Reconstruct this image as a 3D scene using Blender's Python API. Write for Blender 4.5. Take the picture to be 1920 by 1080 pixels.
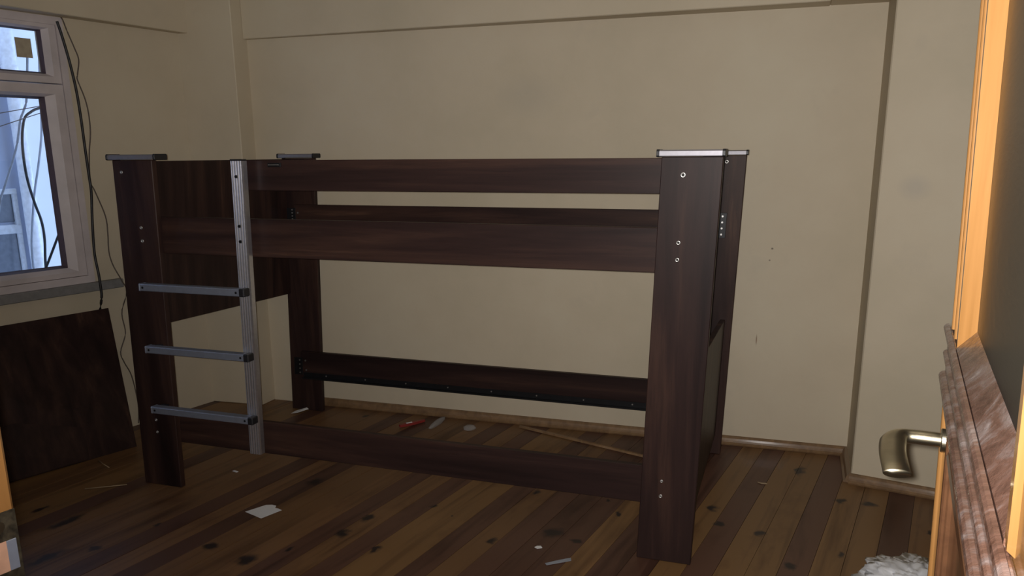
import bpy, bmesh, math, random
from mathutils import Vector, Matrix, noise
random.seed(7)
for o in list(bpy.data.objects): bpy.data.objects.remove(o, do_unlink=True)
SC = bpy.context.scene
COL = SC.collection

# ------------------------------------------------------------------ camera
CAM = Vector((2.2907, -2.2854, 1.2133))
yaw, pitch, roll = -0.3353, 0.238, -0.0076
fw = Vector((math.sin(yaw)*math.cos(pitch), math.cos(yaw)*math.cos(pitch), -math.sin(pitch)))
r0 = Vector((math.cos(yaw), -math.sin(yaw), 0)); u0 = r0.cross(fw)
rt = math.cos(roll)*r0 + math.sin(roll)*u0; up = -math.sin(roll)*r0 + math.cos(roll)*u0
cd = bpy.data.cameras.new('camera'); cam = bpy.data.objects.new('camera', cd); COL.objects.link(cam)
M = Matrix((rt, up, -fw)).transposed().to_4x4(); M.translation = CAM
cam.matrix_world = M
cd.sensor_fit = 'HORIZONTAL'; cd.sensor_width = 36.0
cd.lens = 1522.04/1920*36.0
cd.shift_y = (658.35-540)/1920
cd.clip_start = 0.02; cd.clip_end = 60
SC.camera = cam
# ------------------------------------------------------------------ world, lamp, exposure
w = bpy.data.worlds.new('sky'); SC.world = w; w.use_nodes = True
bg = w.node_tree.nodes['Background']; bg.inputs[0].default_value = (0.50, 0.66, 1.0, 1); bg.inputs[1].default_value = 3.0
ld = bpy.data.lights.new('phone_flash', 'SPOT'); ld.energy = 184; ld.color = (1.0, 0.965, 0.935)
ld.shadow_soft_size = 0.006; ld.spot_size = math.radians(150); ld.spot_blend = 1.0
lamp = bpy.data.objects.new('phone_flash', ld); COL.objects.link(lamp)
ML = M.copy(); ML.translation = CAM - rt*0.009 + up*0.004
# flash aimed off the view axis, up and right, to shape wall falloff
aim = (fw + rt*(520/1522.04) + up*(858/1522.04)).normalized()
ML = aim.to_track_quat('-Z', 'Y').to_matrix().to_4x4(); ML.translation = CAM - rt*0.009 + up*0.004
lamp.matrix_world = ML
vs = SC.view_settings; vs.view_transform = 'Standard'; vs.look = 'None'; vs.gamma = 1; vs.use_curve_mapping = False
vs.exposure = 0.0
try: SC.cycles.caustics_reflective = False; SC.cycles.caustics_refractive = False
except Exception: pass

# ------------------------------------------------------------------ materials
class N:
    def __init__(s, name):
        s.m = bpy.data.materials.new(name); s.m.use_nodes = True; s.t = s.m.node_tree
        s.b = s.t.nodes['Principled BSDF']
    def n(s, typ, **kw):
        x = s.t.nodes.new(typ)
        for k, v in kw.items(): setattr(x, k, v)
        return x
    def l(s, a, b): s.t.links.new(a, b)
    def set(s, **kw):
        for k, v in kw.items(): s.b.inputs[k.replace('_', ' ')].default_value = v
    def coords(s, scale=(1, 1, 1), src='Object'):
        tc = s.n('ShaderNodeTexCoord'); mp = s.n('ShaderNodeMapping'); mp.inputs['Scale'].default_value = scale
        if src == 'World':
            g = s.n('ShaderNodeNewGeometry'); s.l(g.outputs['Position'], mp.inputs[0])
        else: s.l(tc.outputs[src], mp.inputs[0])
        return mp
    def rnd(s, mp):
        oi = s.n('ShaderNodeObjectInfo'); mu = s.n('ShaderNodeMath', operation='MULTIPLY'); mu.inputs[1].default_value = 37.0
        s.l(oi.outputs['Random'], mu.inputs[0]); cx = s.n('ShaderNodeCombineXYZ')
        for i in range(3): s.l(mu.outputs[0], cx.inputs[i])
        ad = s.n('ShaderNodeVectorMath', operation='ADD'); s.l(mp.outputs[0], ad.inputs[0]); s.l(cx.outputs[0], ad.inputs[1])
        return ad
    def noise(s, vec, scale, detail=4, rough=.55, dist=0):
        x = s.n('ShaderNodeTexNoise'); x.inputs['Scale'].default_value = scale; x.inputs['Detail'].default_value = detail
        x.inputs['Roughness'].default_value = rough; x.inputs['Distortion'].default_value = dist
        s.l(vec, x.inputs['Vector']); return x.outputs['Fac']
    def ramp(s, fac, stops):
        x = s.n('ShaderNodeValToRGB'); e = x.color_ramp.elements
        while len(e) < len(stops): e.new(0.5)
        for i, (p, c) in enumerate(stops): e[i].position = p; e[i].color = (*c, 1) if len(c) == 3 else c
        s.l(fac, x.inputs[0]); return x.outputs[0]
    def mix(s, a, b, fac, mode='MIX'):
        x = s.n('ShaderNodeMixRGB', blend_type=mode)
        for i, v in ((0, fac), (1, a), (2, b)):
            if hasattr(v, 'is_linked') or isinstance(v, bpy.types.NodeSocket): s.l(v, x.inputs[i])
            elif i == 0: x.inputs[0].default_value = v
            else: x.inputs[i].default_value = (*v, 1)
        return x.outputs[0]
    def bump(s, h, strength, dist=.01):
        x = s.n('ShaderNodeBump'); x.inputs['Strength'].default_value = strength; x.inputs['Distance'].default_value = dist
        s.l(h, x.inputs['Height']); s.l(x.outputs[0], s.b.inputs['Normal'])

def mat_plain(name, col, rough=.5, metal=0, var=.12, scale=40, bump=0):
    a = N(name); mp = a.coords(src='World')
    f = a.noise(mp.outputs[0], scale, 3)
    c = a.ramp(f, [(.3, tuple(v*(1-var) for v in col)), (.7, tuple(min(1, v*(1+var)) for v in col))])
    a.l(c, a.b.inputs['Base Color']); a.set(Roughness=rough, Metallic=metal)
    if bump: a.bump(f, bump, .002)
    return a.m

def mat_wall():
    a = N('cream_paint'); mp = a.coords(src='World')
    f1 = a.noise(mp.outputs[0], 1.6, 5, .6); f2 = a.noise(mp.outputs[0], 60, 3)
    c = a.ramp(f1, [(.3, (.52, .45, .33)), (.5, (.57, .49, .365)), (.72, (.60, .53, .40))])
    # brushed-on greyer band of wear with irregular patches
    f3 = a.noise(mp.outputs[0], 4.5, 6, .65)
    k = a.ramp(f3, [(.60, (0, 0, 0)), (.80, (1, 1, 1))])
    c = a.mix(c, (.48, .42, .33), a.mix((0, 0, 0), (.5, .5, .5), k))
    # scuffs, chips and a painted shadow smudge, each where it sits on the wall
    for (kx, ky, kz, rx, rz, col, st) in ((2.169, 1.131, .461, .0035, .028, (.22, .13, .08), .8), (2.207, 1.132, .838, .006, .005, (.12, .09, .07), .9), (2.200, 1.132, .791, .005, .004, (.14, .10, .08), .8), (2.328, 1.134, .029, .012, .006, (.10, .07, .05), .8), (2.662, .814, 1.093, .06, .05, (.44, .40, .34), .45), (1.187, 1.112, 1.451, .16, .10, (.46, .41, .33), .30), (-.20, 1.03, .085, .01, .006, (.12, .10, .08), .8)):
        s1 = a.n('ShaderNodeVectorMath', operation='SUBTRACT'); a.l(mp.outputs[0], s1.inputs[0]); s1.inputs[1].default_value = (kx, ky, kz)
        s2 = a.n('ShaderNodeVectorMath', operation='MULTIPLY'); a.l(s1.outputs[0], s2.inputs[0]); s2.inputs[1].default_value = (1/rx, 1/max(rx, .05), 1/rz)
        s3 = a.n('ShaderNodeVectorMath', operation='LENGTH'); a.l(s2.outputs[0], s3.inputs[0])
        c = a.mix(c, col, a.ramp(s3.outputs['Value'], [(.3, (st, st, st)), (1.0, (0, 0, 0))]))
    a.l(c, a.b.inputs['Base Color']); a.set(Roughness=.62); a.b.inputs['Specular IOR Level'].default_value = .25
    a.bump(f2, .12, .003); return a.m

def mat_walnut(name, axis, light=1.0):
    # dark walnut laminate, grain along the given axis
    a = N(name)
    sc = {'x': (.5, 9, 9), 'y': (9, .5, 9), 'z': (9, 9, .5)}[axis]
    mp = a.coords(sc); ad = a.rnd(mp)
    f1 = a.noise(ad.outputs[0], 1.6, 5, .6, .4)
    c1 = a.ramp(f1, [(.30, (.015*light, .0085*light, .0082*light)), (.50, (.030*light, .0160*light, .0142*light)), (.64, (.050*light, .026*light, .020*light)), (.74, (.095*light, .050*light, .034*light))])
    sc2 = tuple(v*6 for v in sc); mp2 = a.coords(sc2)
    f2 = a.noise(mp2.outputs[0], 2.2, 4, .7)
    c = a.mix(c1, (.016, .010, .009), a.ramp(f2, [(.5, (0, 0, 0)), (.8, (.55, .55, .55))]))
    a.l(c, a.b.inputs['Base Color']); a.set(Roughness=.45)
    a.b.inputs['Specular IOR Level'].default_value = .18
    a.bump(f2, .06, .001); return a.m

KNOTS = [(2.081,0.440,0.026,0.034),(2.512,0.643,0.026,0.034),(2.496,0.215,0.016,0.029),(2.344,0.084,0.028,0.034),(0.593,-0.358,0.034,0.030),(0.758,-0.396,0.042,0.05),(0.617,0.208,0.040,0.045),(0.967,-0.008,0.03,0.04),(0.943,-0.144,0.033,0.035),(1.432,-0.035,0.026,0.028),(1.602,0.086,0.046,0.045),(1.692,0.047,0.031,0.022),(1.144,0.156,0.015,0.023),(1.238,0.095,0.008,0.012),(1.777,0.285,0.015,0.026),(-0.002,-0.362,0.030,0.085),(0.251,-0.483,0.024,0.024),(0.153,-0.586,0.033,0.08),(0.311,-0.281,0.014,0.022),(2.373,0.900,0.026,0.06),(2.605,0.645,0.041,0.026),(1.457,0.377,0.018,0.022),(2.116,0.318,0.022,0.021),(2.250,0.287,0.024,0.026),(0.840,-0.296,0.014,0.022),(1.105,-0.208,0.02,0.035),(0.406,0.982,0.024,0.030),(2.777,0.461,0.014,0.021),(1.721,0.389,0.011,0.018),(-0.175,-0.315,0.018,0.035)]
def mat_boards():
    a = N('varnished_pine')
    g = a.n('ShaderNodeNewGeometry'); rot = a.n('ShaderNodeVectorRotate'); rot.rotation_type = 'Z_AXIS'
    rot.inputs['Angle'].default_value = math.atan(.16); a.l(g.outputs['Position'], rot.inputs['Vector'])
    mp = a.n('ShaderNodeMapping'); mp.inputs['Scale'].default_value = (14, .9, 1); a.l(rot.outputs[0], mp.inputs[0])
    ad = a.rnd(mp)
    f1 = a.noise(ad.outputs[0], 1.2, 5, .6, .6)
    oi = a.n('ShaderNodeObjectInfo')
    c = a.mix(oi.outputs['Color'], a.ramp(f1, [(.28, (.42, .36, .36)), (.5, (1, 1, 1)), (.75, (1.0, 1.0, .95))]), 1.0, 'MULTIPLY')
    mp3 = a.n('ShaderNodeMapping'); mp3.inputs['Scale'].default_value = (5, 2.2, 1); a.l(rot.outputs[0], mp3.inputs[0])
    f3 = a.noise(mp3.outputs[0], 1.3, 4, .6)
    mm = a.n('ShaderNodeMixRGB', blend_type='MULTIPLY'); a.l(a.ramp(f3, [(.56, (0, 0, 0)), (.74, (.75, .75, .75))]), mm.inputs[0]); a.l(c, mm.inputs[1]); mm.inputs[2].default_value = (.5, .40, .38, 1); c = mm.outputs[0]
    # knots and burn stains, each where it lies in the floor
    wob = a.n('ShaderNodeTexNoise'); wob.inputs['Scale'].default_value = 28; wob.inputs['Detail'].default_value = 3
    a.l(rot.outputs[0], wob.inputs['Vector'])
    wsub = a.n('ShaderNodeVectorMath', operation='SUBTRACT'); a.l(wob.outputs['Color'], wsub.inputs[0]); wsub.inputs[1].default_value = (.5, .5, .5)
    wsc = a.n('ShaderNodeVectorMath', operation='SCALE'); a.l(wsub.outputs[0], wsc.inputs[0]); wsc.inputs['Scale'].default_value = .05
    pos = a.n('ShaderNodeVectorMath', operation='ADD'); a.l(rot.outputs[0], pos.inputs[0]); a.l(wsc.outputs[0], pos.inputs[1])
    ang = math.atan(.16); ca, sa = math.cos(ang), math.sin(ang); acc = None
    for (kx, ky, ra, rb) in KNOTS:
        q = (kx*ca - ky*sa, kx*sa + ky*ca)
        s1 = a.n('ShaderNodeVectorMath', operation='SUBTRACT'); a.l(pos.outputs[0], s1.inputs[0]); s1.inputs[1].default_value = (q[0], q[1], 0)
        s2 = a.n('ShaderNodeVectorMath', operation='MULTIPLY'); a.l(s1.outputs[0], s2.inputs[0]); s2.inputs[1].default_value = (1/(ra*.85), 1/(rb*1.0), 0)
        s3 = a.n('ShaderNodeVectorMath', operation='LENGTH'); a.l(s2.outputs[0], s3.inputs[0])
        if acc is None: acc = s3.outputs['Value']
        else:
            mn = a.n('ShaderNodeMath', operation='MINIMUM'); a.l(acc, mn.inputs[0]); a.l(s3.outputs['Value'], mn.inputs[1]); acc = mn.outputs[0]
    km = a.ramp(acc, [(.45, (1, 1, 1)), (1.0, (0, 0, 0))])
    c = a.mix(c, (.020, .013, .012), km)
    a.l(c, a.b.inputs['Base Color']); a.set(Roughness=.42)
    a.b.inputs['Specular IOR Level'].default_value = .35
    a.bump(f1, .05, .002); return a.m

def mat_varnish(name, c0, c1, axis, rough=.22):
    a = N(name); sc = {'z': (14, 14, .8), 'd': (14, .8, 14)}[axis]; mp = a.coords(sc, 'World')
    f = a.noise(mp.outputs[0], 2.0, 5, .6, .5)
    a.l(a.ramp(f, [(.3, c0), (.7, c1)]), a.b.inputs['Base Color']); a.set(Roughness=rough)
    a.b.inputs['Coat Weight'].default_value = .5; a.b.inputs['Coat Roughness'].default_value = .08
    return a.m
def mat_dusty(name):
    a = N(name); mp = a.coords((6, 14, 20), 'World')
    f = a.noise(mp.outputs[0], 2.0, 6, .65, .8); f2 = a.noise(mp.outputs[0], 9, 4, .7)
    c = a.ramp(f, [(.30, (.042, .019, .012)), (.48, (.090, .046, .032)), (.62, (.13, .095, .085)), (.78, (.27, .23, .22))])
    a.l(c, a.b.inputs['Base Color']); a.l(a.ramp(f2, [(.35, (.12, .12, .12)), (.65, (.45, .45, .45))]), a.b.inputs['Roughness'])
    a.b.inputs['Coat Weight'].default_value = .4; a.b.inputs['Coat Roughness'].default_value = .1
    a.bump(f2, .25, .003); return a.m
def mat_glass(name, tint, rough=.0, ripple=0):
    a = N(name); a.set(Base_Color=(*tint, 1), Roughness=rough); a.b.inputs['Transmission Weight'].default_value = 1.0; a.b.inputs['IOR'].default_value = 1.45
    if ripple:
        mp = a.coords((30, 30, 120), 'World'); f = a.noise(mp.outputs[0], 1.5, 3); a.bump(f, ripple, .004)
    return a.m
def mat_sheer(name, tint, alpha):
    # thin clear pane: light passes straight through, with a faint reflection
    a = N(name); t = a.n('ShaderNodeBsdfTransparent'); t.inputs[0].default_value = (*tint, 1)
    gl = a.n('ShaderNodeBsdfGlossy'); gl.inputs['Roughness'].default_value = .03
    mx = a.n('ShaderNodeMixShader'); mx.inputs[0].default_value = alpha
    a.l(t.outputs[0], mx.inputs[1]); a.l(gl.outputs[0], mx.inputs[2]); a.l(mx.outputs[0], a.t.nodes['Material Output'].inputs[0]); return a.m

def mat_film(name):
    a = N(name); t = a.n('ShaderNodeBsdfTransparent'); d = a.n('ShaderNodeBsdfDiffuse'); d.inputs[0].default_value = (.6, .6, .6, 1)
    mx = a.n('ShaderNodeMixShader'); mx.inputs[0].default_value = .22
    a.l(t.outputs[0], mx.inputs[1]); a.l(d.outputs[0], mx.inputs[2]); a.l(mx.outputs[0], a.t.nodes['Material Output'].inputs[0]); return a.m

MT = dict(
    wall=mat_wall(), ceil=mat_plain('ceiling_paint', (.62, .57, .47), .8, 0, .05, 3),
    boards=mat_boards(), sub=mat_plain('subfloor_dust', (.03, .022, .016), .9),
    wx=mat_walnut('walnut_grain_long', 'x'), wy=mat_walnut('walnut_grain_deep', 'y'), wz=mat_walnut('walnut_grain_upright', 'z'),
    alu=mat_plain('brushed_aluminium', (.62, .62, .66), .30, .9, .06, 90), capalu=mat_plain('satin_cap_aluminium', (.34, .33, .36), .52, .8, .05, 90), alu2=mat_plain('grey_anodised_rung', (.27, .30, .38), .42, .55, .05, 70),
    black=mat_plain('black_plastic', (.012, .012, .015), .45), blackm=mat_plain('black_metal', (.016, .016, .018), .4, .4),
    steel=mat_plain('bolt_steel', (.60, .59, .57), .33, .9, .05), hole=mat_plain('dark_socket', (.008, .008, .008), .8),
    pvc=mat_plain('dirty_white_window_paint', (.56, .50, .50), .5, 0, .10, 9), sill=mat_plain('grey_sill_stone', (.20, .195, .19), .6),
    gasket=mat_plain('brown_window_gasket', (.075, .045, .05), .6), pane=mat_sheer('clear_window_glass', (.94, .97, 1.0), .05),
    tape=mat_plain('beige_label', (.42, .36, .26), .8), cableb=mat_plain('black_cable', (.012, .011, .012), .5), cablet=mat_plain('brown_thin_cable', (.10, .075, .06), .6),
    skirt=mat_varnish('skirting_varnish', (.13, .072, .033), (.24, .14, .065), 'd', .6), trimraw=mat_plain('raw_trim', (.34, .25, .15), .6),
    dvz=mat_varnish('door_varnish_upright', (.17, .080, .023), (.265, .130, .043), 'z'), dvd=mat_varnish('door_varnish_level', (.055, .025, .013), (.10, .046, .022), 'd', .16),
    dusty=mat_dusty('dusty_old_varnish'), dglass=mat_glass('rippled_smoked_glass', (.16, .145, .10), .36, .10),
    brass=mat_plain('worn_satin_brass', (.50, .44, .31), .30, 1.0, .08, 60),
    paper=mat_plain('white_paper', (.70, .70, .70), .8, 0, .03), plastic=mat_plain('white_thin_plastic', (.72, .73, .76), .4, 0, .04),
    red=mat_plain('red_plastic', (.24, .028, .024), .4), clear=mat_film('clear_plastic_scrap'),
    blueshade=mat_plain('blue_grey_shade', (.42, .47, .60), .9, 0, .05, 2.0), facade=mat_plain('pale_render', (.78, .80, .84), .9, 0, .05, 2.0), pipe=mat_plain('white_downpipe', (.80, .82, .86), .5), nframe=mat_plain('pale_window_frame', (.60, .63, .68), .6),
    nglass=mat_plain('dull_far_window', (.13, .15, .19), .25), greyc=mat_plain('grey_cable', (.28, .30, .34), .6),
    strikew=mat_plain('bare_wood_in_strike', (.42, .24, .16), .7), plate=mat_plain('tarnished_strike_plate', (.035, .028, .018), .45, .3, .7, 120))

# ------------------------------------------------------------------ mesh helpers
def ident(p): return Vector(p)
def bm_box(bm, a, b):
    (x0, y0, z0), (x1, y1, z1) = a, b
    v = [bm.verts.new(p) for p in ((x0,y0,z0),(x1,y0,z0),(x1,y1,z0),(x0,y1,z0),(x0,y0,z1),(x1,y0,z1),(x1,y1,z1),(x0,y1,z1))]
    for f in ((0,3,2,1),(4,5,6,7),(0,1,5,4),(1,2,6,5),(2,3,7,6),(3,0,4,7)): bm.faces.new([v[i] for i in f])
def bm_hex(bm, P):
    v = [bm.verts.new(p) for p in P]
    for f in ((0,3,2,1),(4,5,6,7),(0,1,5,4),(1,2,6,5),(2,3,7,6),(3,0,4,7)): bm.faces.new([v[i] for i in f])
def bm_prism(bm, poly, h0, h1, mk):
    # poly: 2-D outline; mk(u, v, h) -> 3-D point
    a = [bm.verts.new(mk(u, v, h0)) for u, v in poly]; b = [bm.verts.new(mk(u, v, h1)) for u, v in poly]; n = len(poly)
    bm.faces.new(a[::-1]); bm.faces.new(b)
    for i in range(n): bm.faces.new((a[i], a[(i+1) % n], b[(i+1) % n], b[i]))
def bm_tube(bm, pts, rad, seg=8, flat=1.0, upv=Vector((0, 0, 1))):
    pts = [Vector(p) for p in pts]; rings = []
    for i, p in enumerate(pts):
        t = (pts[min(i+1, len(pts)-1)] - pts[max(i-1, 0)]).normalized()
        u = upv if abs(t.dot(upv)) < .95 else Vector((1, 0, 0))
        e1 = t.cross(u).normalized(); e2 = e1.cross(t).normalized()
        rr = rad[i] if isinstance(rad, (list, tuple)) else rad
        fl = flat[i] if isinstance(flat, (list, tuple)) else flat
        rings.append([bm.verts.new(p + e1*math.cos(k*2*math.pi/seg)*rr + e2*math.sin(k*2*math.pi/seg)*rr*fl) for k in range(seg)])
    for a, b in zip(rings, rings[1:]):
        for k in range(seg): bm.faces.new((a[k], a[(k+1) % seg], b[(k+1) % seg], b[k]))
    bm.faces.new(rings[0][::-1]); bm.faces.new(rings[-1])
def smooth_path(pts, n=5):
    P = [Vector(p) for p in pts]; out = []
    for i in range(len(P)-1):
        p0, p1, p2, p3 = P[max(i-1, 0)], P[i], P[i+1], P[min(i+2, len(P)-1)]
        for k in range(n):
            t = k/n
            out.append(.5*((2*p1) + (p2-p0)*t + (2*p0-5*p1+4*p2-p3)*t*t + (3*p1-p0-3*p2+p3)*t**3))
    out.append(P[-1]); return out
def obj(name, bm, mat, parent=None, xf=None, bevel=0, smooth=False, seg=1):
    if bevel:
        bmesh.ops.bevel(bm, geom=[e for e in bm.edges], offset=bevel, segments=seg, affect='EDGES', clamp_overlap=True)
    if xf:
        for v in bm.verts: v.co = xf(v.co)
    bmesh.ops.recalc_face_normals(bm, faces=bm.faces)
    lo = Vector([min(v.co[i] for v in bm.verts) for i in range(3)]); hi = Vector([max(v.co[i] for v in bm.verts) for i in range(3)])
    c = Vector(((lo.x+hi.x)/2, (lo.y+hi.y)/2, lo.z))
    for v in bm.verts: v.co -= c
    me = bpy.data.meshes.new(name); bm.to_mesh(me); bm.free()
    me.materials.append(MT[mat] if isinstance(mat, str) else mat)
    if smooth:
        for p in me.polygons: p.use_smooth = True
    o = bpy.data.objects.new(name, me); COL.objects.link(o)
    if parent:
        o.parent = parent; o['w'] = list(c); o.location = c - Vector(parent['w'])
    else:
        o.location = c; o['w'] = list(c)
    return o
def box(name, a, b, mat, parent=None, xf=None, bevel=0):
    bm = bmesh.new(); bm_box(bm, a, b); return obj(name, bm, mat, parent, xf, bevel)
def tube(name, pts, r, mat, parent=None, seg=8, flat=1.0, xf=None):
    bm = bmesh.new(); bm_tube(bm, pts, r, seg, flat); return obj(name, bm, mat, parent, xf, 0, True)
def thing(name, loc, label, cat=None, group=None, kind=None):
    o = bpy.data.objects.new(name, None); COL.objects.link(o); o.empty_display_size = .1; o.location = loc; o['w'] = list(loc)
    tag(o, label, cat, group, kind); return o
def tag(o, label=None, cat=None, group=None, kind=None):
    for k, v in (('label', label), ('category', cat), ('group', group), ('kind', kind)):
        if v: o[k] = v
    return o
def struct(o, label): return tag(o, label, kind='structure')

# ------------------------------------------------------------------ room shell
TL = Vector((.2093, .9779, 0)); NL = Vector((.9779, -.2093, 0)); OL = Vector((-.6579, 0, 0))
def LW(s, off, z): return OL + TL*s + NL*off + Vector((0, 0, z))       # left wall frame
def xl(p): return LW(p[0], p[1], p[2])
CEIL = 2.02
# floor: a dark sub-floor and the boards
bm = bmesh.new(); bm_box(bm, (-1.6, -3.9, -.06), (4.2, 1.5, -.016)); floor = struct(obj('floor', bm, 'sub'), 'dark stained pine board floor with knots')
LIGHT = (.195, .105, .042); DARK = (.098, .047, .030); MID = (.165, .086, .038)
tone = {}
def settone(x0, x1, c):
    for n in range(-60, 40):
        xc = 2.115 + .0845*(n+.5)
        if x0 <= xc < x1: tone[n] = c
for a_, b_, c_ in ((2.02,2.115,LIGHT),(2.115,2.2,DARK),(2.2,2.35,LIGHT),(2.35,2.44,DARK),(2.44,2.61,LIGHT),(2.61,2.70,DARK),(2.70,2.79,MID),(1.86,2.03,DARK),(1.777,1.86,LIGHT),(1.61,1.777,DARK),(1.52,1.61,DARK),(1.43,1.52,MID),(1.35,1.43,DARK),(1.18,1.35,LIGHT),(1.10,1.18,DARK),(1.02,1.10,MID),(.93,1.02,DARK),(.85,.93,MID),(.68,.85,MID),(.6,.68,DARK),(.5,.6,MID)): settone(a_, b_, c_)
R2 = random.Random(3)
WB = .0845
def board(name, xa, xb, col, y0=-3.85, y1=1.45, dz=0.0):
    bm = bmesh.new(); g = .16
    P = []
    for z in (-.016, dz):
        for (x, y) in ((xa+g*(y0-.4), y0), (xb+g*(y0-.4), y0), (xb+g*(y1-.4), y1), (xa+g*(y1-.4), y1)): P.append((x, y, z))
    bm_hex(bm, P); o = obj(name, bm, 'boards', floor); o.color = (*col, 1); return o
for n in range(-41, 29):
    xa = 2.115 + WB*n; c = tone.get(n) or R2.choice([MID, MID, DARK, LIGHT]); j = R2.uniform(.88, 1.12); c = tuple(v*j for v in c)
    dz = -R2.uniform(0, .0012)
    board('floor_board', xa+.0007, xa+WB-.0007, c, dz=dz)
# left wall with window opening
WS0, WS1, WZ0, WZ1 = -.75, .432, .69, 1.760
bm = bmesh.new()
for s0, s1, z0, z1 in ((-1.6, WS0, 0, CEIL), (WS1, 1.15, 0, CEIL), (WS0, WS1, 0, WZ0), (WS0, WS1, WZ1, CEIL)): bm_box(bm, (s0, -.2, z0), (s1, 0, z1))
struct(obj('wall_left', bm, 'wall', xf=xl), 'cream painted left wall with the window')
bm = bmesh.new(); bm_hex(bm, [(s_, o_, z_) for z_ in (1.762, CEIL) for s_, o_ in ((-1.6, 0), (1.0, 0), (1.0, .05), (-1.6, .16))]); struct(obj('trim_1', bm, 'wall', xf=xl, bevel=.003), 'cream ceiling beam above the window')
# back wall, slight slope
def YB(x): return 1.0757 + .0201*x + .012
def slab(name, x0, x1, ya0, ya1, yb0, yb1, z0, z1, mat, label, bevel=0):
    bm = bmesh.new(); P = []
    for z in (z0, z1): P += [(x0, ya0, z), (x1, ya1, z), (x1, yb1, z), (x0, yb0, z)]
    bm_hex(bm, P); return struct(obj(name, bm, mat, bevel=bevel), label)
slab('wall_back', -.75, 3.5, YB(-.75), YB(3.5), 1.4, 1.4, 0, CEIL, 'wall', 'wide cream back wall behind the bunk bed')
slab('wall_corner', -.72, -.172, .94, .980, 1.3, 1.3, 0, CEIL, 'wall', 'cream corner pier between window wall and back wall', .003)
slab('trim_2', -.172, 2.352, YB(-.172)-.03, YB(2.352)-.115, 1.3, 1.3, 1.736, CEIL, 'wall', 'shallow cream beam across the top of the back wall', .003)
slab('trim_3', 2.352, 2.60, .86, .83, 1.3, 1.3, 1.738, CEIL, 'wall', 'deep cream beam end beside the right column', .003)
slab('wall_column', 2.552, 3.9, .838, .55, 1.4, 1.4, 0, CEIL, 'wall', 'projecting cream wall column right of the bunk bed', .004)
slab('wall_right', 3.75, 3.9, -2.6, -2.6, .7, .7, 0, CEIL, 'wall', 'cream right wall behind the open door')
# skirting
def skirting(name, p0, p1, label):
    p0, p1 = Vector((*p0, 0)), Vector((*p1, 0)); t = (p1-p0).normalized(); nn = Vector((t.y, -t.x, 0))
    prof = [(0, 0), (.024, 0), (.026, .006), (.018, .012), (.017, .020), (.014, .028), (.008, .034), (0, .036)]
    bm = bmesh.new(); bm_prism(bm, prof, 0, (p1-p0).length, lambda u, v, h: p0 + t*h + nn*u + Vector((0, 0, v)))
    return struct(obj(name, bm, 'skirt', smooth=False), label)
skirting('baseboard_back', (.10, YB(.10)), (2.552, YB(2.552)), 'narrow varnished skirting along the back wall')
skirting('baseboard_right', (2.552-.004, .838), (3.70, .592), 'narrow varnished skirting at the foot of the column')
skirting('baseboard_return', (2.552, YB(2.55)), (2.552, .83), 'dark short skirting on the side of the column')
struct(box('ceiling', (-1.7, -3.9, CEIL), (4.2, 1.5, CEIL+.1), 'ceil'), 'plain ceiling over the room')
# door wall, plus unseen hallway walls added to keep sky light out
JX, JY = 1.577, -1.742
TF = Vector((.9779, -.2093, 0)); NF = Vector((.2093, .9779, 0)); OF = Vector((JX, JY, 0))   # along the door wall, into the room
def FW(p): return OF + TF*p[0] + NF*p[1] + Vector((0, 0, p[2]))
bm = bmesh.new()
for s0, s1, z0, z1 in ((-3.2, -.04, 0, CEIL), (.90, 2.5, 0, CEIL), (-.04, .90, 1.70, CEIL)): bm_box(bm, (s0, -.14, z0), (s1, -.006, z1))
struct(obj('wall_front', bm, 'wall', xf=FW), 'wall with the doorway the camera looks through')
for nm, a, b in (('left', (.75, -3.9, 0), (.85, -1.72, CEIL)), ('right', (3.45, -3.9, 0), (3.55, -2.30, CEIL)), ('rear', (.75, -3.9, 0), (3.55, -3.8, CEIL))):
    struct(box('wall_unseen_hall_'+nm, a, b, 'wall'), 'unseen hallway wall added on the %s side of the camera' % nm)

# ------------------------------------------------------------------ window
win = thing('window_1', LW(-.16, 0, WZ0), 'dirty white framed window with a small transom pane over a tall pane', kind='structure')
def ring(name, loops, mat, parent):
    # loops: (s0, s1, z0, z1, off) rectangles joined in order
    bm = bmesh.new(); R = []
    for s0, s1, z0, z1, off in loops: R.append([bm.verts.new(LW(s, off, z)) for s, z in ((s0, z0), (s1, z0), (s1, z1), (s0, z1))])
    for a, b in zip(R, R[1:]):
        for k in range(4): bm.faces.new((a[k], a[(k+1) % 4], b[(k+1) % 4], b[k]))
    return obj(name, bm, mat, parent)
ring('outer_frame', [(WS0, WS1, WZ0, WZ1, -.10), (WS0, WS1, WZ0, WZ1, .006), (WS0+.045, WS1-.028, WZ0+.03, WZ1-.03, .006), (WS0+.045, WS1-.028, WZ0+.03, WZ1-.03, -.06)], 'pvc', win)
ring('transom_sash', [(WS0+.04, .402, 1.505, 1.738, -.06), (WS0+.04, .402, 1.505, 1.738, .000), (WS0+.08, .374, 1.530, 1.716, .000), (WS0+.095, .352, 1.541, 1.708, -.018)], 'pvc', win)
ring('casement_sash', [(WS0+.04, .402, .722, 1.500, -.06), (WS0+.04, .402, .722, 1.500, .002), (WS0+.08, .366, .742, 1.463, .002), (WS0+.10, .332, .760, 1.452, -.016)], 'pvc', win)
ring('gasket', [(WS0+.095, .352, 1.541, 1.708, -.018), (WS0+.105, .345, 1.546, 1.704, -.034), (WS0+.105, .342, 1.548, 1.702, -.036)], 'gasket', win)
ring('gasket', [(WS0+.10, .332, .760, 1.452, -.016), (WS0+.11, .322, .768, 1.446, -.034), (WS0+.11, .318, .771, 1.443, -.038)], 'gasket', win)
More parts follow.
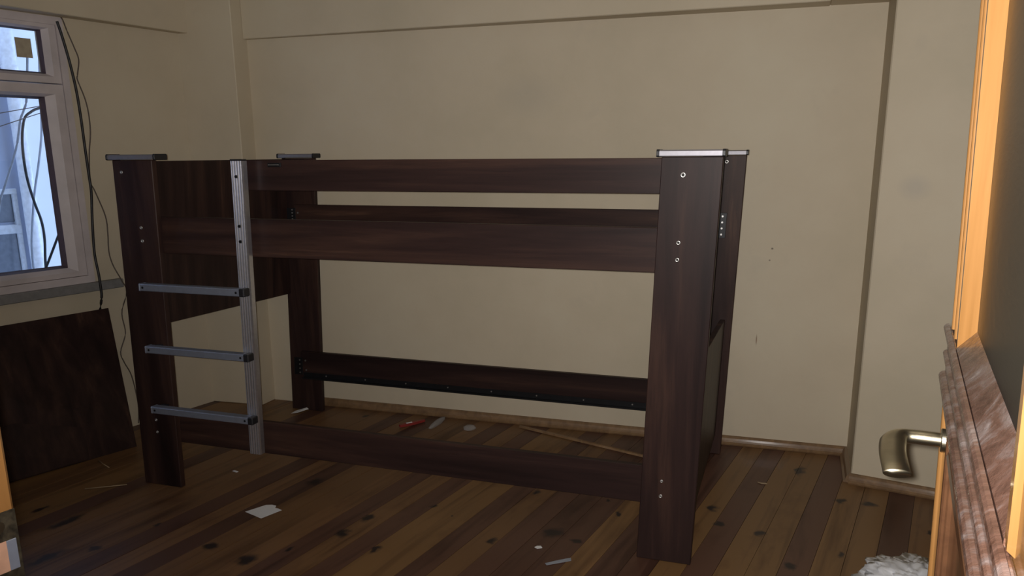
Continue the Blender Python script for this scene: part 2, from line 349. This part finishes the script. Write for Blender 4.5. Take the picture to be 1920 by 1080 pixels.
bm = bmesh.new(); bm_box(bm, (WS0+.03, -.038, 1.54), (.350, -.034, 1.71)); obj('pane', bm, 'pane', win, xf=xl)
bm = bmesh.new(); bm_box(bm, (WS0+.03, -.038, .76), (.330, -.034, 1.452)); obj('pane', bm, 'pane', win, xf=xl)
bm = bmesh.new(); bm_box(bm, (WS0-.1, -.02, .652), (.548, .030, .690)); obj('window_sill', bm, 'sill', win, xf=xl, bevel=.003)
bm = bmesh.new(); bm_box(bm, (.254, -.0335, 1.598), (.316, -.0320, 1.671)); obj('glass_label', bm, 'tape', win, xf=xl)

# ------------------------------------------------------------------ outside the window: the house across the shaft
O2 = -1.5
def outer(p): return LW(p[0], O2+p[1], p[2])
bm = bmesh.new(); bm_box(bm, (-4, -.3, -2.5), (7, 0, 3.4)); fac = obj('neighbouring_wall', bm, 'facade', xf=outer); tag(fac, 'pale rendered wall of the house across, seen through the window', 'wall')
fac2 = obj('shade_panel', (lambda b: (bm_box(b, (-1.5, 0.001, -2.4), (.985, .006, 1.70)), b)[1])(bmesh.new()), 'blueshade', fac, xf=outer)  # added panel: shade left of the downpipe put into its blue-grey colour
pipe = thing('downpipe', LW(.975, O2+.05, -1.5), 'thick white downpipe on the wall outside the window', 'pipe')
tube('pipe_length', [LW(.985, O2+.055, -1.5), LW(.985, O2+.055, 2.6)], .036, 'pipe', pipe, 16)
for z in (1.66, .35): tube('pipe_collar', [LW(.985, O2+.055, z), LW(.985, O2+.055, z+.05)], .042, 'pipe', pipe, 16)
nw = thing('neighbour_window', LW(.5, O2, .40), 'dull blue grey window of the house across, lower left outside', 'window')
def nb(name, s0, s1, z0, z1, o0, o1, mat):
    bm = bmesh.new(); bm_box(bm, (s0, o0, z0), (s1, o1, z1)); return obj(name, bm, mat, nw, xf=outer, bevel=.003)
nb('pane', .1, .915, .86, 1.02, .002, .012, 'nglass'); nb('pane', .1, .915, .42, .80, .002, .012, 'nglass')
nb('frame_top', .05, .938, 1.015, 1.045, 0, .03, 'nframe'); nb('frame_rail', .05, .938, .795, .845, 0, .03, 'nframe'); nb('frame_post', .912, .938, .40, 1.03, 0, .028, 'nframe'); nb('frame_bottom', .05, .938, .38, .42, 0, .03, 'nframe')
for nm, off, r, mat, lab, pts in (
    ('loose_cable', .3, .007, 'cableb', 'black cable looping down outside the tall pane', [(1.05,1.49),(.976,1.474),(.93,1.453),(.887,1.41),(.86,1.286),(.858,1.118),(.88,.975),(.903,.873),(.906,.77),(.891,.623),(.88,.3)]),
    ('loose_cable', .4, .006, 'greyc', 'grey blue wavy cable hanging in front of the downpipe', [(.90,1.75),(.862,1.519),(.84,1.459),(.813,1.405),(.795,1.338),(.769,1.257),(.721,1.149),(.682,1.064),(.649,.99),(.6,.8)]),
    ('loose_cable', .12, .006, 'greyc', 'pale grey cable hanging right of the downpipe', [(1.13,1.85),(1.10,1.60),(1.075,1.36),(1.032,1.18),(.986,1.02),(.95,.852),(.926,.705),(.915,.5)]),
    ('taut_wire', .5, .0022, 'cablet', 'upper of two thin taut wires outside the window', [(.5,1.40),(.664,1.431),(.9,1.48)]),
    ('taut_wire', .5, .0022, 'cablet', 'lower of two thin taut wires outside the window', [(.5,1.31),(.654,1.367),(.9,1.45)]),
    ('iron_bar', .9, .006, 'cableb', 'dark slanting bar outside the lower window corner', [(.70,.945),(.656,.867),(.56,.693),(.50,.59)])):
    o = tube(nm, [LW(s, O2+off, z) for s, z in smooth_path([(a, b, 0) for a, b in pts], 5) and [(v.x, v.y) for v in smooth_path([(a, b, 0) for a, b in pts], 5)]], r, mat); tag(o, lab, 'bar' if nm == 'iron_bar' else 'cable')

# ------------------------------------------------------------------ cables on the window wall
for nm, pts, off, r, mat, lab in (
    ('black_cable', [[.400,1.742],[.409,1.707],[.422,1.643],[.435,1.563],[.445,1.47],[.449,1.364],[.45,1.257],[.452,1.137],[.453,1.071],[.442,.96],[.433,.836],[.432,.709],[.433,.639],[.431,.569],[.43,.3],[.42,.01]], .024, .0056, 'cableb', 'thick black cable running down the edge of the window frame'),
    ('thin_cable', [[.425,1.760],[.432,1.750],[.445,1.707],[.466,1.648],[.478,1.604],[.465,1.545],[.462,1.523],[.484,1.451],[.492,1.387],[.489,1.312],[.472,1.224],[.462,1.115],[.476,1.074],[.51,.966],[.511,.886],[.506,.828],[.51,.746],[.533,.684],[.552,.635],[.534,.528],[.54,.441],[.506,.361],[.517,.309],[.545,.237],[.56,.10],[.55,.01]], .013, .0027, 'cablet', 'thin brown wavy cable hanging on the wall right of the window')):
    pth = []
    for v in smooth_path([(a, b, 0) for a, b in pts], 5):
        k_ = max(0, min(1, 1-(abs(v.y-.672)-.03)/.11)); lo_ = off if v.y > .672 else min(off, .0075)
        o_ = lo_ + (.037-lo_)*k_*k_*(3-2*k_)
        pth.append(LW(v.x, o_, v.y))
    tag(tube(nm, pth, r, mat, seg=7), lab, 'cable')

# ------------------------------------------------------------------ bunk bed (the loose frame leans a little)
L, W, D, H, TP = 2.06, .170, .982, 1.2034, .024
def BX(p):
    k = .0592 + (.0331-.0592)*p[0]/L
    return Vector((p[0]+k*p[2], p[1]-.0389*p[2], p[2]))
bed = thing('bunk_bed', (1.03, .5, 0), 'dark walnut bunk bed frame without slats or mattresses', 'bed')
def bbox(name, a, b, mat, parent=bed, bevel=.0015, label=None):
    o = box(name, a, b, mat, parent, BX, bevel)
    if label: o['label'] = label
    return o
def ringbolt(x, y, z, parent, r=.0072):
    # countersunk bolt: steel collar with a dark hex socket
    bm = bmesh.new(); n = 18; prof = [(r*.42, 0), (r*.45, -.0022), (r*.8, -.0030), (r, -.0018), (r*1.05, .002)]
    rings = [[bm.verts.new((x+math.cos(k*2*math.pi/n)*q, y+h, z+math.sin(k*2*math.pi/n)*q)) for k in range(n)] for q, h in prof]
    for a, b in zip(rings, rings[1:]):
        for k in range(n): bm.faces.new((a[k], a[(k+1) % n], b[(k+1) % n], b[k]))
    o = obj('bolt', bm, 'steel', parent, BX, 0, True); o['label'] = 'round steel bolt head'
    bm = bmesh.new(); bm_prism(bm, [(math.cos(k*math.pi/3)*r*.5, math.sin(k*math.pi/3)*r*.5) for k in range(6)], -.0004, .003, lambda u, v, h: Vector((x+u, y+h, z+v)))
    if parent['depth'] < 2: obj('socket', bm, 'hole', o, BX)
    else: obj('socket', bm, 'hole', parent, BX)
bed['depth'] = 0
def cap(x0, x1, y0, z, post):
    # aluminium channel with rounded front and black plastic ends
    prof = [(0, .002), (.002, .0), (.056, 0), (.058, .002), (.058, .014), (.055, .0175), (.003, .0175), (0, .014)]
    bm = bmesh.new(); bm_prism(bm, prof, x0+.006, x1-.006, lambda u, v, h: Vector((h, y0-.012+u, z+v)))
    o = obj('post_cap', bm, 'capalu', post, BX); o['label'] = 'aluminium strip with black ends'
    prof2 = [(-.0015, .002), (.001, -.001), (.057, -.001), (.0595, .002), (.0595, .014), (.056, .019), (.002, .019), (-.0015, .014)]
    for a, b in ((x0-.001, x0+.007), (x1-.007, x1+.001)):
        bm = bmesh.new(); bm_prism(bm, prof2, a, b, lambda u, v, h: Vector((h, y0-.012+u, z+v)))
        e = obj('cap_end', bm, 'black', post, BX, .0008)
posts = {}
def post(x0, x1, y0):
    p = bbox('post', (x0, y0, 0), (x1, y0+TP, H), 'wz', bevel=.002); p['depth'] = 1; return p
pFL = post(0, W, 0); pFR = post(L-.164, L, 0); pBL = post(0, W, D)
pBR = post(L-.164, L, D)
cap(-.013, .195, 0, H+.0008, pFL); cap(L-.176, L+.004, 0, H+.0008, pFR); cap(-.016, .177, D, H+.0008, pBL); cap(L-.176, L+.004, D, H+.0008, pBR)
for z in (.976, .930): ringbolt(.100, 0, z, pFL, .0058)
for z in (.265, .217): ringbolt(.083, 0, z, pFL, .0050)
ringbolt(.038, 0, 1.163, pFL, .0055)
for z, r in ((1.156, .0075), (.975, .0062), (.928, .0060), (.265, .0048), (.216, .0056)): ringbolt(1.957, 0, z, pFR, r)
ringbolt(1.988, D, 1.180, pBR, .0072)
for px_, po in ((.012, pFL), (.14, pFL), (L-.15, pFR), (L-.03, pFR)):
    bbox('foot_glide', (px_, .004, -.0), (px_+.022, .021, .006), 'black', po, .001)
# rails on the front
ur = bbox('upper_rail', (.522, .0255, 1.1046), (L-.02, .0455, 1.2005), 'wx')
mr = bbox('middle_rail', (.022, .0255, .886), (L-.02, .0455, 1.0125), 'wx')
lr = bbox('lower_rail', (.022, .0255, .176), (L-.02, .0455, .297), 'wx')
bbox('hook_plate', (.619, .0195, 1.179), (.668, .0265, 1.192), 'blackm', ur, .001); bbox('hook_pin', (.622, .018, 1.1845), (.662, .020, 1.1870), 'steel', ur, .0004)
# left end panel (its lower edge drops a little to the back)
bm = bmesh.new(); bm_prism(bm, [(TP+.001, .601), (D-.001, .581), (D-.001, 1.199), (TP+.001, 1.199)], 0.001, .021, lambda u, v, h: Vector((h, u, v)))
obj('end_panel', bm, 'wz', bed, BX, .001)
# right end: low panel
bm = bmesh.new(); bm_prism(bm, [(TP+.001, .050), (D-.001, .085), (D-.001, .572), (TP+.001, .617)], 2.013, 2.033, lambda u, v, h: Vector((h, u, v)))
obj('end_panel', bm, 'wz', bed, BX, .001)
# rails on the back
b1 = bbox('rear_upper_rail', (.078, .952, .930), (1.972, .974, .999), 'wx'); b2 = bbox('rear_lower_rail', (.078, .952, .190), (1.970, .974, .306), 'wx')
bbox('slat_angle', (.095, .928, .176), (1.965, .951, .182), 'blackm', b2, .0008, 'black steel angle strip'); bbox('slat_angle', (.095, .947, .178), (1.965, .9515, .204), 'blackm', b2, .0008)
for i in range(9):
    xx = .22+i*.21
    bm = bmesh.new(); bm_prism(bm, [(math.cos(k*math.pi/3)*.0035, math.sin(k*math.pi/3)*.0035) for k in range(6)], .9455, .9475, lambda u, v, h: Vector((xx+u, h, .194+v))); obj('screw', bm, 'steel', b2, BX)
def bracket(x0, x1, z0, z1, y, cols, parent):
    p = bbox('bracket', (x0, y-.004, z0), (x1, y, z1), 'blackm', parent, .001, 'black four hole steel bracket')
    for cx in cols:
        for i in range(4):
            zz = z0 + (z1-z0)*(.14+.24*i)
            bm = bmesh.new(); bm_prism(bm, [(math.cos(k*math.pi/4)*.0038, math.sin(k*math.pi/4)*.0038) for k in range(8)], y-.0055, y-.0035, lambda u, v, h: Vector((cx+u, h, zz+v)))
            obj('rivet', bm, 'steel', parent, BX)
bracket(1.978, 2.006, .894, .990, D, (1.990,), pBR); bracket(.040, .086, .926, .984, .952, (.070,), b1); bracket(.044, .090, .190, .276, .952, (.076,), b2)
for x, z, p in ((.097, .962, b1), (.105, .262, b2), (.108, .215, b2)):
    bm = bmesh.new(); bm_prism(bm, [(math.cos(k*math.pi/4)*.0045, math.sin(k*math.pi/4)*.0045) for k in range(8)], .9500, .9525, lambda u, v, h: Vector((x+u, h, z+v))); obj('rivet', bm, 'steel', p, BX)

# ------------------------------------------------------------------ bed ladder
lad = thing('bed_ladder', (.53, -.01, .19), 'aluminium ladder with one ribbed upright and three rungs on the bed front', 'ladder')
prof = []
nr = 4; wS = .047
pts2 = [(0, .001), (0, -.018), (.003, -.024)]
for i in range(nr):
    a = .004 + i*(wS-.008)/nr; b = (wS-.008)/nr
    pts2 += [(a+b*.02, -.0200), (a+b*.10, -.0225), (a+b*.26, -.0243), (a+b*.44, -.0248), (a+b*.62, -.0243), (a+b*.78, -.0225), (a+b*.86, -.0200), (a+b*.94, -.0196)]
pts2 += [(wS-.003, -.024), (wS, -.018), (wS, .001)]
bm = bmesh.new(); bm_prism(bm, pts2, .190, 1.199, lambda u, v, h: Vector((.509+u, v-.002, h))); st = obj('upright', bm, 'alu', lad, BX)
bm = bmesh.new(); bm_box(bm, (.508, -.028, 1.199), (.557, 0, 1.2045)); obj('top_plug', bm, 'black', lad, BX, .003)
for z in (1.150, .992, .942):
    bm = bmesh.new(); bm_prism(bm, [(math.cos(k*math.pi/5)*.005, math.sin(k*math.pi/5)*.005) for k in range(10)], -.0285, -.0235, lambda u, v, h: Vector((.5305+u, h, z+v))); obj('screw', bm, 'blackm', lad, BX)
for zt in (.789, .565, .338):
    rp = [(-.030, 0), (-.032, .002), (-.032, .022), (-.030, .025), (-.003, .025), (0, .022), (0, .002), (-.002, 0)]
    bm = bmesh.new(); bm_prism(bm, rp, .124, .548, lambda u, v, h: Vector((h, u-.027, zt-.025+v))); rg = obj('rung', bm, 'alu2', lad, BX)
    for a, b in ((.117, .126), (.534, .556)):
        bm = bmesh.new(); bm_box(bm, (a, -.060, zt-.0262), (b, -.026, zt+.0008)); obj('rung_end', bm, 'alu2' if a < .2 else 'black', rg, BX, .003)
    for xx in (.136, .524):
        bm = bmesh.new(); bm_prism(bm, [(math.cos(k*math.pi/4)*.0042, math.sin(k*math.pi/4)*.0042) for k in range(8)], -.0602, -.0590, lambda u, v, h: Vector((xx+u, h, zt-.0125+v))); obj('screw', bm, 'blackm', rg, BX)
    bbox('spacer', (.126, -.028, zt-.021), (.150, -.0005, zt-.004), 'black', rg, .001)

# ------------------------------------------------------------------ dark panel leaning under the window
A = Vector((-.330, .307, 0)); B = Vector((-.522, .434, .574)); A2 = A - .86*Vector((.330, .944, 0)); B2 = B - .86*Vector((.235, .972, 0))
lp = thing('leaning_panel', (A+A2)/2, 'dark walnut furniture panel leaning under the window', 'panel')
def PN(u, v, h):
    # u along the panel from its right edge, v up the slope, h out of its face
    a = A.lerp(A2, u/.86); b = B.lerp(B2, u/.86); p = a.lerp(b, v)
    nrm = (A2-A).cross(B-A).normalized(); nrm = -nrm if nrm.x < 0 else nrm
    return p + nrm*h
bm = bmesh.new(); bm_prism(bm, [(0, 0), (.86, 0), (.86, 1), (0, 1)], -.020, 0, PN); obj('board', bm, 'wz', lp, None, .001)
bm = bmesh.new(); bm_prism(bm, [(.205, 0.004), (.86, .004), (.86, .36), (.205, .36)], .0005, .014, PN); obj('lower_board', bm, 'wz', lp, None, .001)
bm = bmesh.new(); bm_prism(bm, [(.375, .365), (.86, .365), (.86, .385), (.375, .385)], .0005, .006, PN); obj('black_edge', bm, 'black', lp)
for v in (.36, .40):
    bm = bmesh.new(); c = (.075, v); bm_prism(bm, [(c[0]+math.cos(k*math.pi/4)*.006, c[1]+math.sin(k*math.pi/4)*.009) for k in range(8)], 0, .001, PN); obj('screw_cover', bm, 'greyc', lp)

# ------------------------------------------------------------------ open door on the right
E0 = Vector((2.471, -1.221, 0)); DD = Vector((.1080, .9941, 0)).normalized(); DN = Vector((-DD.y, DD.x, 0))
LEAN = .029
def DW(s, off, z): return E0 - DD*s + DN*(off - .009 + LEAN*(z-.86)) + Vector((0, 0, z))
def xd(p): return DW(p[0], p[1], p[2])
door = thing('door_1', E0 - DD*.36, 'open varnished wooden door with a smoked glass panel', kind='structure')
def dbox(name, a, b, mat, bevel=.002, parent=door):
    bm = bmesh.new(); bm_box(bm, a, b); return obj(name, bm, mat, parent, xd, bevel)
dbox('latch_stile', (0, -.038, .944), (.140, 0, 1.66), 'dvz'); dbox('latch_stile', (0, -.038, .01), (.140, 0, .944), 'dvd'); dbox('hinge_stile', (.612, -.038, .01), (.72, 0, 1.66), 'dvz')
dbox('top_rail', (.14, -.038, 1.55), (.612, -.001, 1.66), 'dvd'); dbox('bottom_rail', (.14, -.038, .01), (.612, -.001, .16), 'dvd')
dbox('middle_rail', (.14, -.038, .90), (.612, -.001, 1.008), 'dusty')
dbox('rail_cover', (.0, .0003, .944), (.719, .0045, 1.010), 'dusty', .0015)
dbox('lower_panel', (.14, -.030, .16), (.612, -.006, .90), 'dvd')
dbox('glass_pane', (.138, -.0170, 1.012), (.614, -.0135, 1.552), 'dglass', 0)
def dprof(name, prof, s0, s1, mat):     # profile (off, z) run along the door
    bm = bmesh.new(); bm_prism(bm, prof, s0, s1, lambda u, v, h: Vector((h, u, v))); return obj(name, bm, mat, door, xd)
def vprof(name, prof, z0, z1, mat):     # profile (s, off) run upright
    bm = bmesh.new(); bm_prism(bm, prof, z0, z1, lambda u, v, h: Vector((u, v, h))); return obj(name, bm, mat, door, xd)
dprof('glazing_sill', [(.0035, 1.009), (.0035, 1.014), (-.0135, 1.034), (-.0135, 1.009)], .14, .612, 'dusty')
def halfround(c, r, base, n=6): return [(c-r, base)] + [(c-r*math.cos(k*math.pi/n), base+r*math.sin(k*math.pi/n)) for k in range(1, n)] + [(c+r, base)]
dprof('rail_bead', [(o, z) for z, o in halfround(1.0085, .0055, .0045)], 0, .72, 'dusty')
dprof('rail_bead', [(o, z) for z, o in halfround(.949, .0065, .0045)], -.002, .72, 'dusty')
dprof('rail_bead', [(o, z) for z, o in halfround(.978, .0040, .0045)], .0, .72, 'dusty')
vprof('stile_bead', halfround(.025, .0030, 0), 1.012, 1.66, 'dvz'); vprof('stile_bead', halfround(.080, .0030, 0), 1.012, 1.66, 'dvz')
vprof('glazing_bead', [(.126, .0), (.126, .003), (.140, .003), (.146, -.0135), (.140, -.0135)], 1.014, 1.552, 'dvz')
vprof('glazing_bead', [(.610, -.0135), (.606, -.006), (.606, .000), (.611, .0030), (.622, .0030), (.630, 0), (.620, -.0135)], 1.012, 1.552, 'dvz')
vprof('edge_bead', halfround(.010, .0045, 0, 8), .01, .944, 'dvz'); vprof('edge_bead', halfround(.138, .005, 0), .16, .944, 'dvd')
dprof('panel_bead', [(o, z) for z, o in halfround(.896, .010, -.006)], .14, .612, 'dvd')
# lever handle: neck out of the face, grip turned back toward the hinge
hd = obj('handle_rose', (lambda b: (bm_prism(b, [(.060+.014*math.cos(k*math.pi/10), .887+.014*math.sin(k*math.pi/10)) for k in range(20)], 0, .006, lambda u, v, h: Vector((u, h, v))), b)[1])(bmesh.new()), 'brass', door, xd, .001)
path = smooth_path([(.060, .004, .887), (.060, .020, .887), (.060, .034, .887), (.063, .047, .887), (.074, .054, .887), (.095, .056, .886), (.125, .055, .884), (.150, .052, .880), (.162, .050, .876)], 5)
n_ = len(path); bm = bmesh.new()
rads = [.0085 if i < 12 else min(.0145, .0085+(i-12)*.00055) for i in range(n_)]; flats = [1.0 if i < 12 else max(.42, 1-(i-12)*.05) for i in range(n_)]
bm_tube(bm, path, rads, 20, flats); obj('lever', bm, 'brass', hd, xd, 0, True)
bm = bmesh.new(); bm_box(bm, (-.001, -.030, .80), (0.0005, -.008, .95)); obj('latch_plate', bm, 'plate', door, xd)

# ------------------------------------------------------------------ door frame on the left with strike plate
df = thing('trim_4', FW((-.02, -.07, 0)), 'varnished orange wood door jamb at the left edge', kind='structure')
def fbox(name, a, b, mat, bevel=.002, parent=df):
    bm = bmesh.new(); bm_box(bm, a, b); return obj(name, bm, mat, parent, FW, bevel)
fbox('jamb', (-.040, -.15, 0), (0, 0, 1.68), 'dvz', .003); fbox('stop', (0.0, -.15, 0), (.012, -.048, 1.68), 'dvz', .002)
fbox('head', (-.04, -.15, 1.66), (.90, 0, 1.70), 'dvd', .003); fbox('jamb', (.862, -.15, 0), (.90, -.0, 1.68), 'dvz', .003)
fbox('casing', (-.10, -.0055, 0), (-.022, .006, 1.72), 'dvz', .003)
sp = fbox('strike_plate', (.0002, -.034, .760), (.0018, -.0010, .876), 'plate', .0004)
fbox('latch_hole', (.0016, -.030, .814), (.0022, -.014, .846), 'strikew', 0, sp)
fbox('latch_lip', (.0016, -.014, .814), (.0030, -.0045, .846), 'alu2', .0005, sp)
for zz in (.862, .790):
    bm = bmesh.new(); bm_prism(bm, [(-.019+math.cos(k*math.pi/6)*.0062, zz+math.sin(k*math.pi/6)*.0062) for k in range(12)], .0016, .0026, lambda u, v, h: Vector((h, u, v))); obj('screw', bm, 'brass', sp, FW)

# ------------------------------------------------------------------ litter on the floor
def sheet(name, pts, th, mat, lab, cat, lift=None):
    bm = bmesh.new(); n = len(pts); z0 = .0008
    a = [bm.verts.new((x, y, z0+(lift[i] if lift else 0))) for i, (x, y) in enumerate(pts)]; b = [bm.verts.new((x, y, z0+th+(lift[i] if lift else 0))) for i, (x, y) in enumerate(pts)]
    bm.faces.new(a[::-1]); bm.faces.new(b)
    for i in range(n): bm.faces.new((a[i], a[(i+1) % n], b[(i+1) % n], b[i]))
    return tag(obj(name, bm, mat), lab, cat)
sheet('paper_note', [(.535,-.105),(.575,-.118),(.621,-.133),(.650,-.054),(.630,-.046),(.617,-.046),(.609,-.028),(.590,-.026),(.570,-.034)], .0006, 'paper', 'square white paper note lying on the floor boards', 'paper')
sheet('paper_strip', [(.044,.905),(.072,.913),(.108,.960),(.093,.966),(.066,.950),(.048,.935)], .0008, 'paper', 'crumpled white paper strip at the foot of the rear left post', 'paper', [0,.004,.012,.016,.006,.004])
sheet('plaster_flake', [(1.579,-.040),(1.590,-.046),(1.603,-.036),(1.596,-.026),(1.584,-.030)], .002, 'paper', 'tiny white flake on the boards before the bed', 'debris')
sheet('torn_tape', [(1.640,-.128),(1.648,-.138),(1.712,-.088),(1.706,-.070),(1.676,-.094)], 0.0008, 'greyc', 'dull greyish torn strip on the foreground boards', 'debris')
sheet('paper_crumb', [(.250,.196),(.272,.190),(.276,.198),(.254,.205)], .002, 'paper', 'small pale crumb behind the ladder foot', 'debris')
tag(tube('wood_splinter', [(-.165,-.128,.003),(-.10,-.085,.0035),(-.045,-.046,.003)], .0022, 'trimraw', seg=6), 'long thin pale splinter in front of the left post', 'splinter')
tag(tube('wood_splinter', [(-.347,.116,.003),(-.30,.092,.0045),(-.246,.070,.003)], .0020, 'trimraw', seg=6), 'short thin splinter beside the leaning panel', 'splinter')
sheet('wood_chip', [(2.222,.722),(2.236,.712),(2.256,.716),(2.250,.722),(2.238,.720)], .003, 'trimraw', 'small pale wood chip right of the bed', 'debris')
# loose length of trim under the bed
tp0, tp1 = Vector((1.16, 1.045, 0)), Vector((1.80, .835, 0)); tt = (tp1-tp0).normalized(); tn = Vector((-tt.y, tt.x, 0))
bm = bmesh.new(); bm_prism(bm, [(0, .001), (.022, .001), (.021, .006), (.012, .010), (.003, .009)], 0, (tp1-tp0).length, lambda u, v, h: tp0+tt*h+tn*u+Vector((0, 0, v)))
tag(obj('loose_trim', bm, 'skirt'), 'loose narrow wooden trim lying on the floor under the bed', 'trim')
# red plastic tool
tk = thing('utility_knife', (.68, .94, 0), 'small red plastic knife on the floor beneath the rear rail', 'knife')
k0, k1 = Vector((.640, .880, .006)), Vector((.716, .990, .006)); kd = (k1-k0).normalized(); kn = Vector((-kd.y, kd.x, 0))
bm = bmesh.new(); bm_prism(bm, [(0, -.008), (.03, -.011), (.08, -.010), (.134, -.005), (.134, .005), (.08, .008), (.03, .012), (0, .009)], -.0048, .007, lambda u, v, h: k0+kd*u+kn*v+Vector((0, 0, h))); obj('body', bm, 'red', tk, None, .002)
bm = bmesh.new(); bm_prism(bm, [(.035, -.004), (.065, -.004), (.065, .004), (.035, .004)], .0065, .009, lambda u, v, h: k0+kd*u+kn*v+Vector((0, 0, h))); obj('slider', bm, 'paper', tk, None, .0005)
def crumple(name, c, size, mat, lab, cat, seed, sub=3, amp=.35):
    bm = bmesh.new(); bmesh.ops.create_icosphere(bm, subdivisions=sub, radius=1)
    for v in bm.verts:
        p = v.co.copy(); o_ = Vector((seed, seed*.7, 0))
        n1 = noise.noise(p*1.6+o_); n2 = 1-2*abs(noise.noise(p*3.1+o_*2)); n3 = 1-2*abs(noise.noise(p*6.5+o_*3))
        q = p*(1+amp*(.5*n1+.35*(n2-.5)+(.16 if sub < 5 else .30)*(n3-.5)+(0 if sub < 5 else .12*(.5-2*abs(noise.noise(p*13+o_)))))); z = max(q.z, -.55)
        v.co = Vector((c[0]+q.x*size[0], c[1]+q.y*size[1], (z+.55)*size[2]+.001))
    return tag(obj(name, bm, mat, smooth=True), lab, cat)
crumple('plastic_scrap', (.785, .975), (.016, .085, .012), 'clear', 'clear plastic tube scrap beside the red knife', 'plastic', 4)
crumple('plastic_scrap', (.955, .955), (.028, .030, .012), 'clear', 'small clear crumpled plastic right of the red knife', 'plastic', 9)
crumple('plastic_bag', (2.672, .050), (.120, .135, .040), 'plastic', 'crumpled white plastic bag on the floor by the door', 'bag', 2, 5, .62)
for o in bpy.data.objects:
    for k in ('w', 'depth'):
        if k in o.keys(): del o[k]
